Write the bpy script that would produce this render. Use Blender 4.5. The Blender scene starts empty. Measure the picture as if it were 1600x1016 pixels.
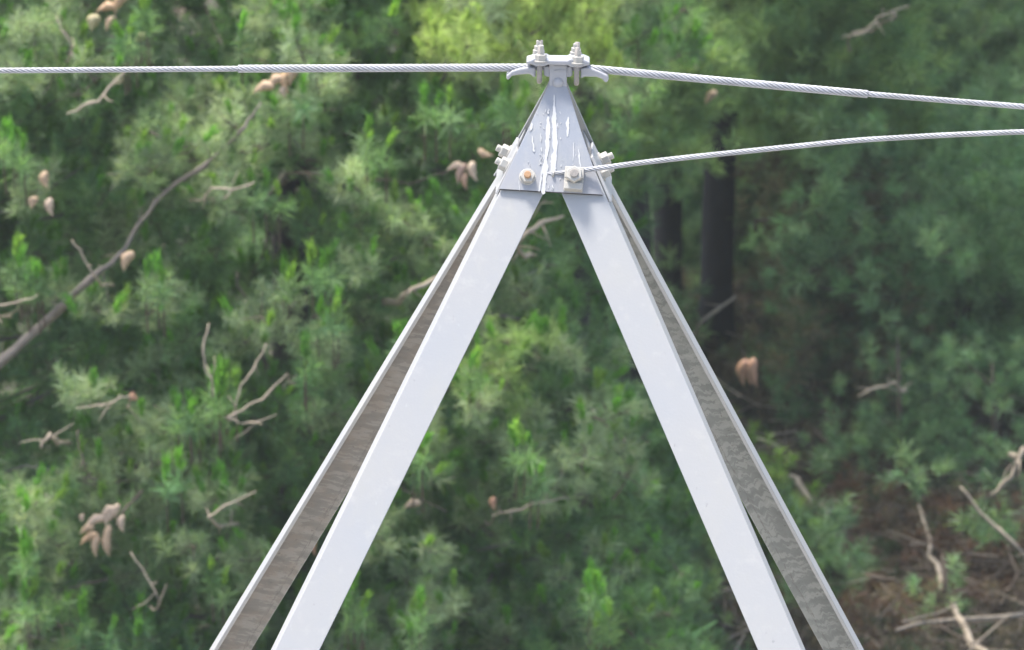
import bpy, bmesh, math, random
import numpy as np
from mathutils import Vector, Matrix
random.seed(7); rng = np.random.default_rng(11)
S = bpy.context.scene
COL = S.collection

# ------------------------------------------------------------------ camera
VH = 8.0                                   # height at which the mast's leg edges would meet
V = np.array([0.0, 0.0, VH])
D = 20.0; PXM = 0.0014; F = D/PXM
EL = math.radians(11.463); RO = math.radians(1.424)
CP = np.array([0.0, -D*math.cos(EL), VH + D*math.sin(EL)])
_f = (V-CP)/np.linalg.norm(V-CP)
_r = np.array([1.0, 0, 0]); _u = np.cross(_r, _f)
R0 = math.cos(RO)*_r + math.sin(RO)*_u
U0 = -math.sin(RO)*_r + math.cos(RO)*_u
FW = F*_f - (867.9-800)*R0 - (508-123.7)*U0; FW /= np.linalg.norm(FW)
RT = R0 - FW*np.dot(R0, FW); RT /= np.linalg.norm(RT)
UP = np.cross(RT, FW)
cam_d = bpy.data.cameras.new('camera'); cam = bpy.data.objects.new('camera', cam_d); COL.objects.link(cam)
cam.matrix_world = Matrix(((RT[0], UP[0], -FW[0], CP[0]), (RT[1], UP[1], -FW[1], CP[1]), (RT[2], UP[2], -FW[2], CP[2]), (0, 0, 0, 1)))
cam_d.sensor_width = 36; cam_d.lens = F*36/1600
cam_d.clip_start = 0.5; cam_d.clip_end = 2000
cam_d.dof.use_dof = True; cam_d.dof.focus_distance = 20.0
cam_d.dof.aperture_fstop = (cam_d.lens/1000)/0.0205
S.camera = cam

# ------------------------------------------------------------------ light
SUN_DIR = Vector((-0.25, 0.08, 0.96)).normalized()      # towards the sun
w = bpy.data.worlds.new('World'); S.world = w; w.use_nodes = True
nt = w.node_tree; bg = nt.nodes['Background']
sky = nt.nodes.new('ShaderNodeTexSky'); sky.sky_type = 'NISHITA'; sky.sun_disc = False
sky.sun_elevation = math.asin(SUN_DIR.z); sky.sun_rotation = math.atan2(SUN_DIR.x, SUN_DIR.y)
sky.air_density = 1.0; sky.dust_density = 3.0; sky.ozone_density = 1.0
nt.links.new(sky.outputs[0], bg.inputs[0]); bg.inputs[1].default_value = 0.15
sd = bpy.data.lights.new('sun', 'SUN'); so = bpy.data.objects.new('sun', sd); COL.objects.link(so)
sd.energy = 3.2; sd.angle = math.radians(12); sd.color = (1.0, 0.95, 0.88)
so.rotation_euler = SUN_DIR.to_track_quat('Z', 'Y').to_euler(); so.location = (0, -5, 40)
S.view_settings.view_transform = 'Standard'; S.view_settings.look = 'None'
S.view_settings.exposure = 1.32; S.view_settings.gamma = 1
S.cycles.max_bounces = 6; S.cycles.transparent_max_bounces = 4
try:
    S.cycles.use_denoising = True
except Exception: pass

# ------------------------------------------------------------------ helpers
def ray(px, py):
    d = FW*F + RT*(px-800) + UP*(508-py)
    return d/np.linalg.norm(d)
def at(px, py, depth):
    """point of the place seen in direction (px,py), at a distance along the view axis"""
    return CP + (FW*F + RT*(px-800) + UP*(508-py))/F*depth
def hit(px, py, P, N):
    d = ray(px, py); return CP + d*(np.dot(np.array(P)-CP, N)/np.dot(d, N))
def vec(a): return Vector((float(a[0]), float(a[1]), float(a[2])))
def nrm(a): a = np.array(a, float); return a/np.linalg.norm(a)

def tag(o, label=None, cat=None, group=None, kind=None):
    if label: o['label'] = label
    if cat: o['category'] = cat
    if group: o['group'] = group
    if kind: o['kind'] = kind
    return o
def empty(name, loc, label, cat, group=None):
    o = bpy.data.objects.new(name, None); COL.objects.link(o); o.location = vec(loc); o.empty_display_size = .1
    return tag(o, label, cat, group)
def link(name, me, parent=None, mat=None, label=None):
    o = bpy.data.objects.new(name, me); COL.objects.link(o)
    if mat is not None:
        for m in (mat if isinstance(mat, (list, tuple)) else [mat]): me.materials.append(m)
    if parent is not None:
        bpy.context.view_layer.update()
        o.parent = parent
        M = Matrix.Identity(4); p = parent; t = Vector((0, 0, 0))
        while p is not None: t += p.location; p = p.parent
        o.location = -t if True else t
        me.transform(Matrix.Identity(4))
    if label: o['label'] = label
    return o
# NB: children keep world-space mesh data; their location cancels the root's (all roots are unrotated)

def np_mesh(name, verts, quads, colors=None, smooth=False):
    me = bpy.data.meshes.new(name)
    verts = np.ascontiguousarray(verts, dtype=np.float32).reshape(-1, 3); quads = np.ascontiguousarray(quads, dtype=np.int32)
    k = quads.shape[1]
    me.vertices.add(len(verts)); me.vertices.foreach_set('co', verts.ravel())
    me.loops.add(quads.size); me.loops.foreach_set('vertex_index', quads.ravel())
    me.polygons.add(len(quads)); me.polygons.foreach_set('loop_start', np.arange(0, quads.size, k, dtype=np.int32))
    try: me.polygons.foreach_set('loop_total', np.full(len(quads), k, dtype=np.int32))
    except Exception: pass
    if smooth: me.polygons.foreach_set('use_smooth', np.ones(len(quads), dtype=bool))
    if colors is not None:
        a = me.color_attributes.new('tint', 'FLOAT_COLOR', 'POINT')
        c = np.ones((len(verts), 4), dtype=np.float32); c[:, :3] = colors
        a.data.foreach_set('color', c.ravel())
    me.update(calc_edges=True); me.validate()
    return me

def tube_arrays(pts, rad, n=8, jit=0.0):
    pts = np.array(pts, float); rad = np.array(rad, float)
    m = len(pts); T = np.gradient(pts, axis=0); T /= np.linalg.norm(T, axis=1)[:, None]+1e-12
    ref = np.array([0.0, 1, 0.13]); ref /= np.linalg.norm(ref)
    if abs(np.dot(T[0], ref)) > .9: ref = np.array([1.0, 0.1, 0])
    A = np.cross(T, ref); A /= np.linalg.norm(A, axis=1)[:, None]; B = np.cross(T, A)
    th = np.linspace(0, 2*np.pi, n, endpoint=False)
    rr = rad[:, None]*(1+jit*rng.normal(size=(m, n)))
    v = pts[:, None, :] + rr[..., None]*(np.cos(th)[None, :, None]*A[:, None, :] + np.sin(th)[None, :, None]*B[:, None, :])
    v = v.reshape(-1, 3)
    i = np.arange(m-1)[:, None]*n; j = np.arange(n)[None, :]; j2 = (j+1) % n
    q = np.stack([i+j, i+j2, i+n+j2, i+n+j], -1).reshape(-1, 4)
    # closed ends
    c0 = len(v); v = np.vstack([v, pts[0], pts[-1]])
    e = [[c0, (k+1) % n, k, c0] for k in range(n)] + [[c0+1, (m-1)*n+k, (m-1)*n+(k+1) % n, c0+1] for k in range(n)]
    return v, q, e, (m, n)
class MB:
    def __init__(s): s.v = []; s.f = []; s.mi = []; s.n = 0
    def add(s, verts, faces, mi=0):
        for q in verts: s.v.append(tuple(float(x) for x in q))
        for f in faces: s.f.append(tuple(int(i)+s.n for i in f)); s.mi.append(mi)
        s.n += len(verts)
    def tube(s, pts, rad, n=8, jit=0.0, mi=0):
        if not hasattr(rad, '__len__'): rad = [rad]*len(pts)
        v, q, e, _ = tube_arrays(pts, rad, n, jit)
        s.add(v, [tuple(x) for x in q] + [(a, b, c) for a, b, c, _ in e], mi)
    def prism(s, base, off, mi=0):
        n = len(base); base = [np.array(b, float) for b in base]; off = np.array(off, float)
        s.add(base + [b+off for b in base], [tuple(range(n))[::-1], tuple(range(n, 2*n))] + [(i, (i+1) % n, n+(i+1) % n, n+i) for i in range(n)], mi)
    def box(s, c, ax, ay, az, mi=0):
        c = np.array(c, float); ax, ay, az = (np.array(a, float)/2 for a in (ax, ay, az))
        vs = [c+i*ax+j*ay+k*az for k in (-1, 1) for j in (-1, 1) for i in (-1, 1)]
        s.add(vs, [(0, 2, 3, 1), (4, 5, 7, 6), (0, 1, 5, 4), (2, 6, 7, 3), (0, 4, 6, 2), (1, 3, 7, 5)], mi)
    def ring(s, c, axis, r, h, n=6, rot=0.0, r2=None, mi=0, dome=0):
        """n-gon prism from c along axis"""
        axis = nrm(axis); ref = np.array([0, 0, 1.0]) if abs(axis[2]) < .9 else np.array([1.0, 0, 0])
        A = nrm(np.cross(axis, ref)); B = np.cross(axis, A); c = np.array(c, float)
        r2 = r if r2 is None else r2
        def circ(R, z): return [c + axis*z + R*(math.cos(rot+2*math.pi*k/n)*A + math.sin(rot+2*math.pi*k/n)*B) for k in range(n)]
        rows = [circ(r, 0), circ(r, h*.86), circ(r2*.93, h)] if not dome else [circ(r, 0)]+[circ(r*math.cos(a), h*math.sin(a)) for a in (.3, .6, .9, 1.2, 1.45)]
        vs = [p for row in rows for p in row]; fs = []
        for k in range(len(rows)-1):
            for i in range(n): fs.append((k*n+i, k*n+(i+1) % n, (k+1)*n+(i+1) % n, (k+1)*n+i))
        fs.append(tuple(range(n))[::-1]); fs.append(tuple(range((len(rows)-1)*n, len(rows)*n)))
        s.add(vs, fs, mi)
    def build(s, name, mat, parent=None, label=None, bevel=0, smooth=False):
        me = bpy.data.meshes.new(name); me.from_pydata(s.v, [], s.f)
        bm = bmesh.new(); bm.from_mesh(me); 
        bmesh.ops.recalc_face_normals(bm, faces=bm.faces); bm.to_mesh(me); bm.free()
        me.polygons.foreach_set('material_index', s.mi)
        if smooth: me.polygons.foreach_set('use_smooth', [True]*len(me.polygons))
        me.update()
        o = link(name, me, parent, mat, label)
        if bevel:
            b = o.modifiers.new('bevel', 'BEVEL'); b.width = bevel; b.segments = 2; b.limit_method = 'ANGLE'; b.angle_limit = math.radians(40)
        return o

# ------------------------------------------------------------------ materials
def mat(name):
    m = bpy.data.materials.new(name); m.use_nodes = True
    return m, m.node_tree, m.node_tree.nodes['Principled BSDF']
def N(nt, t, **kw):
    n = nt.nodes.new(t)
    for k, v in kw.items(): setattr(n, k, v)
    return n
def ramp(nt, src, stops):
    r = N(nt, 'ShaderNodeValToRGB'); el = r.color_ramp.elements
    while len(el) < len(stops): el.new(.5)
    for e, (p, c) in zip(el, stops): e.position = p; e.color = (*c, 1) if len(c) == 3 else c
    nt.links.new(src, r.inputs[0]); return r
def noise(nt, scale, detail=4, rough=.55, vec=None, obj=True):
    n = N(nt, 'ShaderNodeTexNoise'); n.inputs['Scale'].default_value = scale; n.inputs['Detail'].default_value = detail; n.inputs['Roughness'].default_value = rough
    if vec is None:
        tc = N(nt, 'ShaderNodeTexCoord'); vec = tc.outputs['Object']
    nt.links.new(vec, n.inputs['Vector']); return n
def mix(nt, fac, a, b, mode='MIX'):
    m = N(nt, 'ShaderNodeMix'); m.data_type = 'RGBA'; m.blend_type = mode
    for s, x in ((0, fac), (6, a), (7, b)):
        if isinstance(x, bpy.types.NodeSocket): nt.links.new(x, m.inputs[s])
        elif isinstance(x, (int, float)): m.inputs[s].default_value = x
        else: m.inputs[s].default_value = (*x, 1)
    return m.outputs[2]
def bump(nt, b, src, strength, dist=.001):
    n = N(nt, 'ShaderNodeBump'); n.inputs['Strength'].default_value = strength; n.inputs['Distance'].default_value = dist
    nt.links.new(src, n.inputs['Height']); nt.links.new(n.outputs[0], b.inputs['Normal'])

def paint_mat(name, base, spot, rough=.45, dirt=.35):
    m, t, b = mat(name)
    n1 = noise(t, 3.0, 5); n2 = noise(t, 170, 3); n3 = noise(t, 28, 6, .7)
    c = mix(t, ramp(t, n1.outputs[0], [(.35, (0, 0, 0)), (.7, (1, 1, 1))]).outputs[0], base, spot)
    c = mix(t, ramp(t, n2.outputs[0], [(.66, (0, 0, 0)), (.74, (dirt, dirt, dirt))]).outputs[0], c, (.30, .30, .30))
    c = mix(t, ramp(t, n3.outputs[0], [(.55, (0, 0, 0)), (.8, (.25, .25, .25))]).outputs[0], c, (.55, .52, .47))
    t.links.new(c, b.inputs['Base Color']); b.inputs['Roughness'].default_value = rough
    b.inputs['Specular IOR Level'].default_value = .4
    bump(t, b, n2.outputs[0], .35, .0006)
    return m
M_PAINT = paint_mat('white_paint', (.318, .325, .335), (.342, .338, .33), .45, .5)
def add_stains(m):
    t = m.node_tree; b = t.nodes['Principled BSDF']; src = b.inputs['Base Color'].links[0].from_socket
    tc = N(t, 'ShaderNodeTexCoord'); mp = N(t, 'ShaderNodeMapping'); mp.inputs['Scale'].default_value = (7, 7, 1.1); t.links.new(tc.outputs['Object'], mp.inputs[0])
    n1 = noise(t, 2.2, 6, .7, vec=mp.outputs[0]); c = mix(t, ramp(t, n1.outputs[0], [(.5, (0, 0, 0)), (.75, (.55, .55, .55))]).outputs[0], src, (.35, .345, .32))
    mp2 = N(t, 'ShaderNodeMapping'); mp2.inputs['Scale'].default_value = (60, 60, 22); t.links.new(tc.outputs['Object'], mp2.inputs[0])
    n2 = noise(t, 1.4, 4, .6, vec=mp2.outputs[0]); c = mix(t, ramp(t, n2.outputs[0], [(.69, (0, 0, 0)), (.73, (.55, .55, .55))]).outputs[0], c, (.22, .22, .22))
    c = mix(t, ramp(t, n2.outputs[0], [(.22, (.5, .5, .5)), (.30, (0, 0, 0))]).outputs[0], c, (.5, .5, .5))
    t.links.new(c, b.inputs['Base Color'])
add_stains(M_PAINT)
M_PLATE = paint_mat('plate_paint', (.295, .29, .298), (.25, .275, .315), .4)
add_stains(M_PLATE)
M_FRESH = paint_mat('fresh_white_paint', (.43, .435, .44), (.50, .50, .50), .4, .2)
M_HARD = paint_mat('painted_hardware', (.38, .36, .32), (.42, .41, .38), .5)
M_GRAY = paint_mat('grey_casting', (.31, .315, .335), (.36, .36, .375), .45)

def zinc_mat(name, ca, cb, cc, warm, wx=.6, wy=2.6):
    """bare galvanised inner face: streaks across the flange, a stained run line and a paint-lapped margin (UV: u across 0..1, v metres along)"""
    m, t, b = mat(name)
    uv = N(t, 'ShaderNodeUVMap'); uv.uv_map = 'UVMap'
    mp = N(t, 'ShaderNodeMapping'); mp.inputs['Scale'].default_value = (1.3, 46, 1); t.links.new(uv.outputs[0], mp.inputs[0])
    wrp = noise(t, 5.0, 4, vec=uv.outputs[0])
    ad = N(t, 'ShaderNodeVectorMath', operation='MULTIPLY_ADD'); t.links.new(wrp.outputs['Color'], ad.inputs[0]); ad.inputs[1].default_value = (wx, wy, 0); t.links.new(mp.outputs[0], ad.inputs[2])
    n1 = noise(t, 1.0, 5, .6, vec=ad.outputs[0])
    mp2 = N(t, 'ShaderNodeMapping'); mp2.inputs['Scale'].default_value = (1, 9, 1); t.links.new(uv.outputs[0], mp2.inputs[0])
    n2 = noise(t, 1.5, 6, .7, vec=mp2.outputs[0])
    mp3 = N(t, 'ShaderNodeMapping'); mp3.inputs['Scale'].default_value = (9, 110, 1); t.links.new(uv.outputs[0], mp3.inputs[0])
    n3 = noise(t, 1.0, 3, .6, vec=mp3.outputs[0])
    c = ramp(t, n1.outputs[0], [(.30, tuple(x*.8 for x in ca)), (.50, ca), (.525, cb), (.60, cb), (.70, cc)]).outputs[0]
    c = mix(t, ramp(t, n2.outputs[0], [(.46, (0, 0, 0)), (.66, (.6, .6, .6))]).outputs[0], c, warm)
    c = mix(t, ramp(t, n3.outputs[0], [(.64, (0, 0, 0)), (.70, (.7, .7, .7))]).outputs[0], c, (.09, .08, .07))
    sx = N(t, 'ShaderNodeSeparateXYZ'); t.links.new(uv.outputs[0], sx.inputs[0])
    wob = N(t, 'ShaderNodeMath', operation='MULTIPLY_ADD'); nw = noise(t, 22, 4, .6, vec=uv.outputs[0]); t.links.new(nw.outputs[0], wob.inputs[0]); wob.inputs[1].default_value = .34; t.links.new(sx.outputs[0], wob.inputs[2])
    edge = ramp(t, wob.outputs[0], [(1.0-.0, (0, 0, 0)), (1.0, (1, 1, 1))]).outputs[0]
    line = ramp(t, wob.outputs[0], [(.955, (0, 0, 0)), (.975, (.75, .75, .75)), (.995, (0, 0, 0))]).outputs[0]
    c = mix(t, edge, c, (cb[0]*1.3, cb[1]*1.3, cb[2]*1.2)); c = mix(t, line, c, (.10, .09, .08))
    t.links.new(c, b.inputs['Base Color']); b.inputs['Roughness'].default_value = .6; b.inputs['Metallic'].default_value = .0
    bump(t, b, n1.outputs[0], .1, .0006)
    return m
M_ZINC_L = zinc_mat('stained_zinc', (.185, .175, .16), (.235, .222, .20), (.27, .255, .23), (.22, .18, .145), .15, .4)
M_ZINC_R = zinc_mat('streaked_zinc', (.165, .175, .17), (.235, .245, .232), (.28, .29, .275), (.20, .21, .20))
M_BACK_GREY = paint_mat('back_plate_grey', (.235, .245, .245), (.27, .28, .28), .55)  # mottled grey used for the whole back plate

def simple(name, col, rough=.6, metal=0, nscale=60, var=.25, bmp=.3):
    m, t, b = mat(name); n = noise(t, nscale, 4)
    c = mix(t, n.outputs[0], tuple(x*(1-var) for x in col), tuple(min(1, x*(1+var)) for x in col))
    t.links.new(c, b.inputs['Base Color']); b.inputs['Roughness'].default_value = rough; b.inputs['Metallic'].default_value = metal
    bump(t, b, n.outputs[0], bmp, .002); return m
def wire_mat():
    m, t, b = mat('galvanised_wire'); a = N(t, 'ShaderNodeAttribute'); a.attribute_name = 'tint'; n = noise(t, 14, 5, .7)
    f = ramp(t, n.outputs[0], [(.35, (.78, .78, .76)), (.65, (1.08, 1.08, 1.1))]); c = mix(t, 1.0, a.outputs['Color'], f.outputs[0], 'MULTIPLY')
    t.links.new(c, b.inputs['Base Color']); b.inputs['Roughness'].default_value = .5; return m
M_CABLE = wire_mat()
M_RUST = simple('rusty_bolt_end', (.36, .21, .11), .7, 0, 250, .3)
M_BOLT = simple('grey_bolt', (.25, .23, .21), .6, .2, 250, .3)
M_CONCRETE = simple('concrete', (.35, .34, .32), .9, 0, 12, .2)
M_BARK = simple('dark_bark', (.024, .019, .020), .9, 0, 14, .45, 1.0)
M_LIMB = simple('pale_limb_bark', (.17, .145, .125), .85, 0, 22, .45, .8)
M_TWIG = simple('dead_twig', (.30, .25, .19), .8, 0, 14, .5)
M_TWIGD = simple('brown_twig', (.105, .08, .06), .85, 0, 30, .4)

def leaf_mat():
    m, t, b = mat('pine_needles')
    a = N(t, 'ShaderNodeAttribute'); a.attribute_name = 'tint'
    n = noise(t, 2.2, 3); f = ramp(t, n.outputs[0], [(.3, (.75, .78, .78)), (.7, (1.25, 1.2, 1.1))])
    c = mix(t, 1.0, a.outputs['Color'], f.outputs[0], 'MULTIPLY')
    t.links.new(c, b.inputs['Base Color']); b.inputs['Roughness'].default_value = .5; b.inputs['Specular IOR Level'].default_value = .35
    tr = N(t, 'ShaderNodeBsdfTranslucent'); c2 = mix(t, 1.0, c, (1.25, 1.35, .7), 'MULTIPLY'); t.links.new(c2, tr.inputs[0])
    mx = N(t, 'ShaderNodeMixShader'); mx.inputs[0].default_value = .42
    t.links.new(b.outputs[0], mx.inputs[1]); t.links.new(tr.outputs[0], mx.inputs[2])
    t.links.new(mx.outputs[0], t.nodes['Material Output'].inputs[0]); return m
M_LEAF = leaf_mat()
def cone_mat():
    m, t, b = mat('pine_cone_scales')
    a = N(t, 'ShaderNodeAttribute'); a.attribute_name = 'tint'
    n = noise(t, 60, 3); c = mix(t, n.outputs[0], a.outputs['Color'], (.40, .29, .20))
    t.links.new(c, b.inputs['Base Color']); b.inputs['Roughness'].default_value = .7; return m
M_CONE = cone_mat()
def ground_mat():
    m, t, b = mat('forest_floor')
    n1 = noise(t, .9, 6, .65); n2 = noise(t, 9, 6, .7); n3 = noise(t, .35, 4)
    c = ramp(t, n2.outputs[0], [(.3, (.03, .026, .02)), (.5, (.06, .05, .037)), (.68, (.11, .09, .065))]).outputs[0]
    c = mix(t, ramp(t, n1.outputs[0], [(.52, (0, 0, 0)), (.64, (.6, .6, .6))]).outputs[0], c, (.10, .055, .038))
    c = mix(t, ramp(t, n3.outputs[0], [(.48, (0, 0, 0)), (.6, (.85, .85, .85))]).outputs[0], c, (.035, .06, .022))
    tc = N(t, 'ShaderNodeTexCoord'); sp = N(t, 'ShaderNodeSeparateXYZ'); t.links.new(tc.outputs['Object'], sp.inputs[0])
    mr = N(t, 'ShaderNodeMapRange'); mr.inputs[1].default_value = 10; mr.inputs[2].default_value = 17; t.links.new(sp.outputs[1], mr.inputs[0])
    bounce_grav = ramp(t, n2.outputs[0], [(.3, (.30, .28, .25)), (.6, (.42, .40, .36))]).outputs[0]      # unseen pale gravel added to bounce light upward; the wood starts behind it
    c = mix(t, mr.outputs[0], bounce_grav, c)
    t.links.new(c, b.inputs['Base Color']); b.inputs['Roughness'].default_value = .95
    bump(t, b, n2.outputs[0], .8, .05); return m
M_GROUND = ground_mat()

# ------------------------------------------------------------------ ground
def gz(x, y):
    """height of the ground: level round the mast, rolling a little in the wood"""
    k = np.clip((np.asarray(y, float)-12)/10, 0, 1)
    return k*(.14*np.sin(x*.9+1.3)*np.cos(y*.55) + .07*np.sin(x*2.3+y*1.7)) + np.clip((np.asarray(y, float)-60)/300, 0, 1)*15
xs = np.concatenate([np.linspace(-400, -22, 14), np.linspace(-20, 20, 161), np.linspace(22, 400, 14)])
ys = np.concatenate([np.linspace(-120, 10, 14), np.linspace(12, 55, 173), np.linspace(60, 600, 20)])
X, Y = np.meshgrid(xs, ys); Z = gz(X, Y)
nx = len(xs); i = np.arange(len(ys)-1)[:, None]*nx; j = np.arange(nx-1)[None, :]
q = np.stack([i+j, i+j+1, i+nx+j+1, i+nx+j], -1).reshape(-1, 4)
g = link('ground', np_mesh('ground', np.stack([X, Y, Z], -1), q, smooth=True), None, M_GROUND); tag(g, 'brown forest floor with rusty litter seen between the trees', 'ground', kind='structure')

# ------------------------------------------------------------------ the mast
AX, AY = .50094, .53574
WF = .087; TF = .0085
mast = empty('steel_mast', (0, 0, 0), 'white four-legged angle-steel mast tapering to a plated tip that carries the cables', 'mast')
nF = nrm((0, -1, AY)); nB = nrm((0, 1, AY)); nL = nrm((-1, 0, AX)); nR = nrm((1, 0, AX))
def make_leg(sx, sy):
    d = np.array([sx*AX, sy*AY, -1.0]); dn = nrm(d)
    e1 = np.array([-sx, 0, 0.0]); e1 = nrm(e1-dn*np.dot(e1, dn))
    e2 = np.array([0, -sy, 0.0]); e2 = nrm(e2-dn*np.dot(e2, dn))
    prof = [(0, 0), (WF, 0), (WF, TF), (TF, TF), (TF, WF), (0, WF)]       # (along e1, along e2)
    s0 = [.125, .178, .178, .135, .168, .168]
    send = VH + .3
    top = [V + d*s + a*e1 + b*e2 for (a, b), s in zip(prof, s0)]
    bot = [V + d*send + a*e1 + b*e2 for a, b in prof]
    v = top+bot; n = 6
    f = [(0, 1, 2, 3), (0, 3, 4, 5), (6, 9, 8, 7), (6, 11, 10, 9)]; mi = [0, 0, 0, 0]
    for k in range(n):
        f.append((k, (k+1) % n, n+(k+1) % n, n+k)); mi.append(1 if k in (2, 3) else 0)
    me = bpy.data.meshes.new('leg'); me.from_pydata([vec(p) for p in v], [], f)
    uvl = me.uv_layers.new(name='UVMap')
    L = np.linalg.norm(d)*send
    for p in me.polygons:
        p.material_index = mi[p.index]
        for li in p.loop_indices:
            k = me.loops[li].vertex_index; a, b = prof[k % 6]; u = max(a, b)/WF
            uvl.data[li].uv = (u, (vec(v[k])-vec(V)).length + (3.1 if sx > 0 else 0))
    bm = bmesh.new(); bm.from_mesh(me); bmesh.ops.recalc_face_normals(bm, faces=bm.faces); bm.to_mesh(me); bm.free()
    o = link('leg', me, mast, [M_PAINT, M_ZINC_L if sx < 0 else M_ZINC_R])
    b = o.modifiers.new('bevel', 'BEVEL'); b.width = .0018; b.segments = 2; b.limit_method = 'ANGLE'
    ft = MB(); p = V + d*VH; ft.box(p + np.array([-sx*.03, -sy*.03, .1]), (.5, 0, 0), (0, .5, 0), (0, 0, .5)); 
    ft.build('footing', M_CONCRETE, mast, bevel=.01)
    return o
for sx in (-1, 1):
    for sy in (-1, 1): o = make_leg(sx, sy)

# cap plates
PT = .007
def on_front(px, py, off=0.0): return hit(px, py, V + nF*(off), nF)
def on_back(px, py, off=0.0): return hit(px, py, V + nB*(off), nB)
b = MB()
fold = .004
L0 = [(857.5, 128), (856.5, 135), (825, 203), (780, 297)]; R0_ = [(885, 128), (885.5, 134), (907.5, 205), (942, 306)]
C0 = [(871, 128), (871, 135), (866.5, 204), (861, 301.5)]
rows = []
for (l, c, r) in zip(L0, C0, R0_):
    rows.append([on_front(*l, .001), on_front(*c, .001+fold), on_front(*r, .001)])
vs = [p for r_ in rows for p in r_] + [p + nF*PT for r_ in rows for p in r_]
fs = []; n = 12
for k in range(3):
    for m_ in range(2):
        a = k*3+m_; fs.append((a, a+1, a+4, a+3)); fs.append((n+a, n+a+3, n+a+4, n+a+1))
for a, c in [(0, 1), (1, 2), (2, 5), (5, 8), (8, 11), (11, 10), (10, 9), (9, 6), (6, 3), (3, 0)]: fs.append((a, c, n+c, n+a))
b.add(vs, fs); b.mi = [1 if f in ((11, 10, 22, 23), (10, 9, 21, 22)) else 0 for f in b.f]      # lower edge coloured dark: painted underside shade along with grime
front_plate = b.build('front_plate', [M_PLATE, M_BARK], mast, 'grey painted triangular front plate with white paint runs', bevel=.0012)
b = MB()
bo = [(858, 128), (885, 128), (887, 134), (927, 224), (954, 284), (771, 276), (808, 219), (855.5, 134)]
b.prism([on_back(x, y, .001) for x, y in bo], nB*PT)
b.build('back_plate', M_BACK_GREY, mast, bevel=.0012)
# side plates bridging the legs' side flanges
for sx, nn, s0_, s1_ in ((-1, nL, .150, .236), (1, nR, .158, .246)):
    b = MB(); sl = lambda s, k: V + np.array([sx*AX*s, k*(AY*s-.006), -s]) + nn*.0015
    b.prism([sl(s0_, -1), sl(s0_, 1), sl(s1_, 1), sl(s1_, -1)], nn*.006)
    b.build('side_plate', M_PAINT, mast, bevel=.0012)
# neck and boss
b = MB()
zc = lambda px, py, y: hit(px, py, (0, y, 0), np.array([0, 1.0, 0]))
b.prism([zc(858.5, 140, -.017), zc(885.5, 140, -.017), zc(886, 101, -.017), (zc(884, 98, -.017)), zc(860, 98, -.017), zc(858, 101, -.017)], (0, .034, 0))
b.build('neck_plate', M_GRAY, mast, bevel=.002)
b = MB(); b.prism([zc(866, 111.5, -.0172), zc(884, 111, -.0172), zc(884, 109.6, -.0172), zc(866, 110, -.0172)], (0, -.0016, 0))
b.prism([zc(866, 104.5, -.0172), zc(884, 104, -.0172), zc(884, 102.9, -.0172), zc(866, 103.3, -.0172)], (0, -.0012, 0))
b.build('weld_bead', M_GRAY, mast)
b = MB(); p = on_front(871.8, 128.8, .010); b.ring(p, (0, -1, .25), .0132, .010, 20, dome=1)
b.build('rivet', M_GRAY, mast, smooth=True)
b = MB()
def blob(pts_l, pts_r, off, th=.0012, mb=None):
    """irregular paint run: left and right outline pixels, downwards"""
    mb = mb or b
    P = [on_front(x, y, off) for x, y in pts_l]; Q = [on_front(x, y, off) for x, y in pts_r]
    for k in range(len(P)-1):
        pass
    vs = P + Q + [p + nF*th*.9 for p in P] + [p + nF*th*.9 for p in Q]; m = len(P); fs = []
    for k in range(m-1):
        fs += [(2*m+k, 3*m+k, 3*m+k+1, 2*m+k+1), (k, 2*m+k, 2*m+k+1, k+1), (m+k, m+k+1, 3*m+k+1, 3*m+k)]
    fs += [(0, m, 3*m, 2*m), (m-1, 3*m-1, 4*m-1, 2*m-1)]
    mb.add(vs, fs)
def run(x0, y0, x1, y1, w0, seed, bulge=()):
    r_ = random.Random(seed); n_ = max(8, int((y1-y0)/1.6)); l = []; rr = []; dx = da = 0.0
    for k in range(n_+1):
        t = k/n_; y = y0+(y1-y0)*t; dx = dx*.85+r_.uniform(-.42, .42); da = da*.8+r_.uniform(-.22, .28); x = x0+(x1-x0)*t + dx
        ww = w0*(.5+.5*math.sin(t*math.pi)**.5)*(1+.5*da)
        for bt, bw in bulge: ww += bw*math.exp(-((t-bt)/.07)**2)
        if k in (0, n_): ww *= .35
        l.append((x-ww/2, y)); rr.append((x+ww/2, y))
    foldoff = .001+PT+fold*max(0, 1-abs((x0+x1)/2-864)/(10+.5*((y0+y1)/2-128)))
    blob(l, rr, foldoff+.0002)
run(866, 148, 865.5, 178, 2, 1); run(865.5, 165, 867, 272, 5.5, 2, [(.2, 3), (.55, 3), (.8, 2)])
run(857, 182, 853.5, 246, 5.5, 3, [(.3, 2)]); run(853, 240, 849, 304, 6, 4, [(.35, 4), (.9, 2)])
run(863, 240, 862, 274, 4, 5); run(848, 262, 842, 300, 2.6, 6)
run(888, 183, 887, 214, 4, 7, [(.3, 2.5)]); run(904, 233, 908, 262, 1.8, 8, [(.4, 1.6)]); run(897, 222, 896, 252, 1.2, 9)
run(831, 192, 829, 204, 3.5, 10, [(.6, 1.5)]); run(831, 212, 835, 238, 2, 11, [(.9, 2)]); run(845, 208, 846, 222, 1.2, 12); run(811, 282, 812, 298, 1.3, 13)
rs = random.Random(5)
for _ in range(60):
    x = rs.gauss(856, 9); y = rs.uniform(170, 300); h_ = rs.uniform(1.5, 7); run(x, y, x+rs.uniform(-1, 1), y+h_, rs.uniform(.6, 1.7), rs.random())
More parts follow.
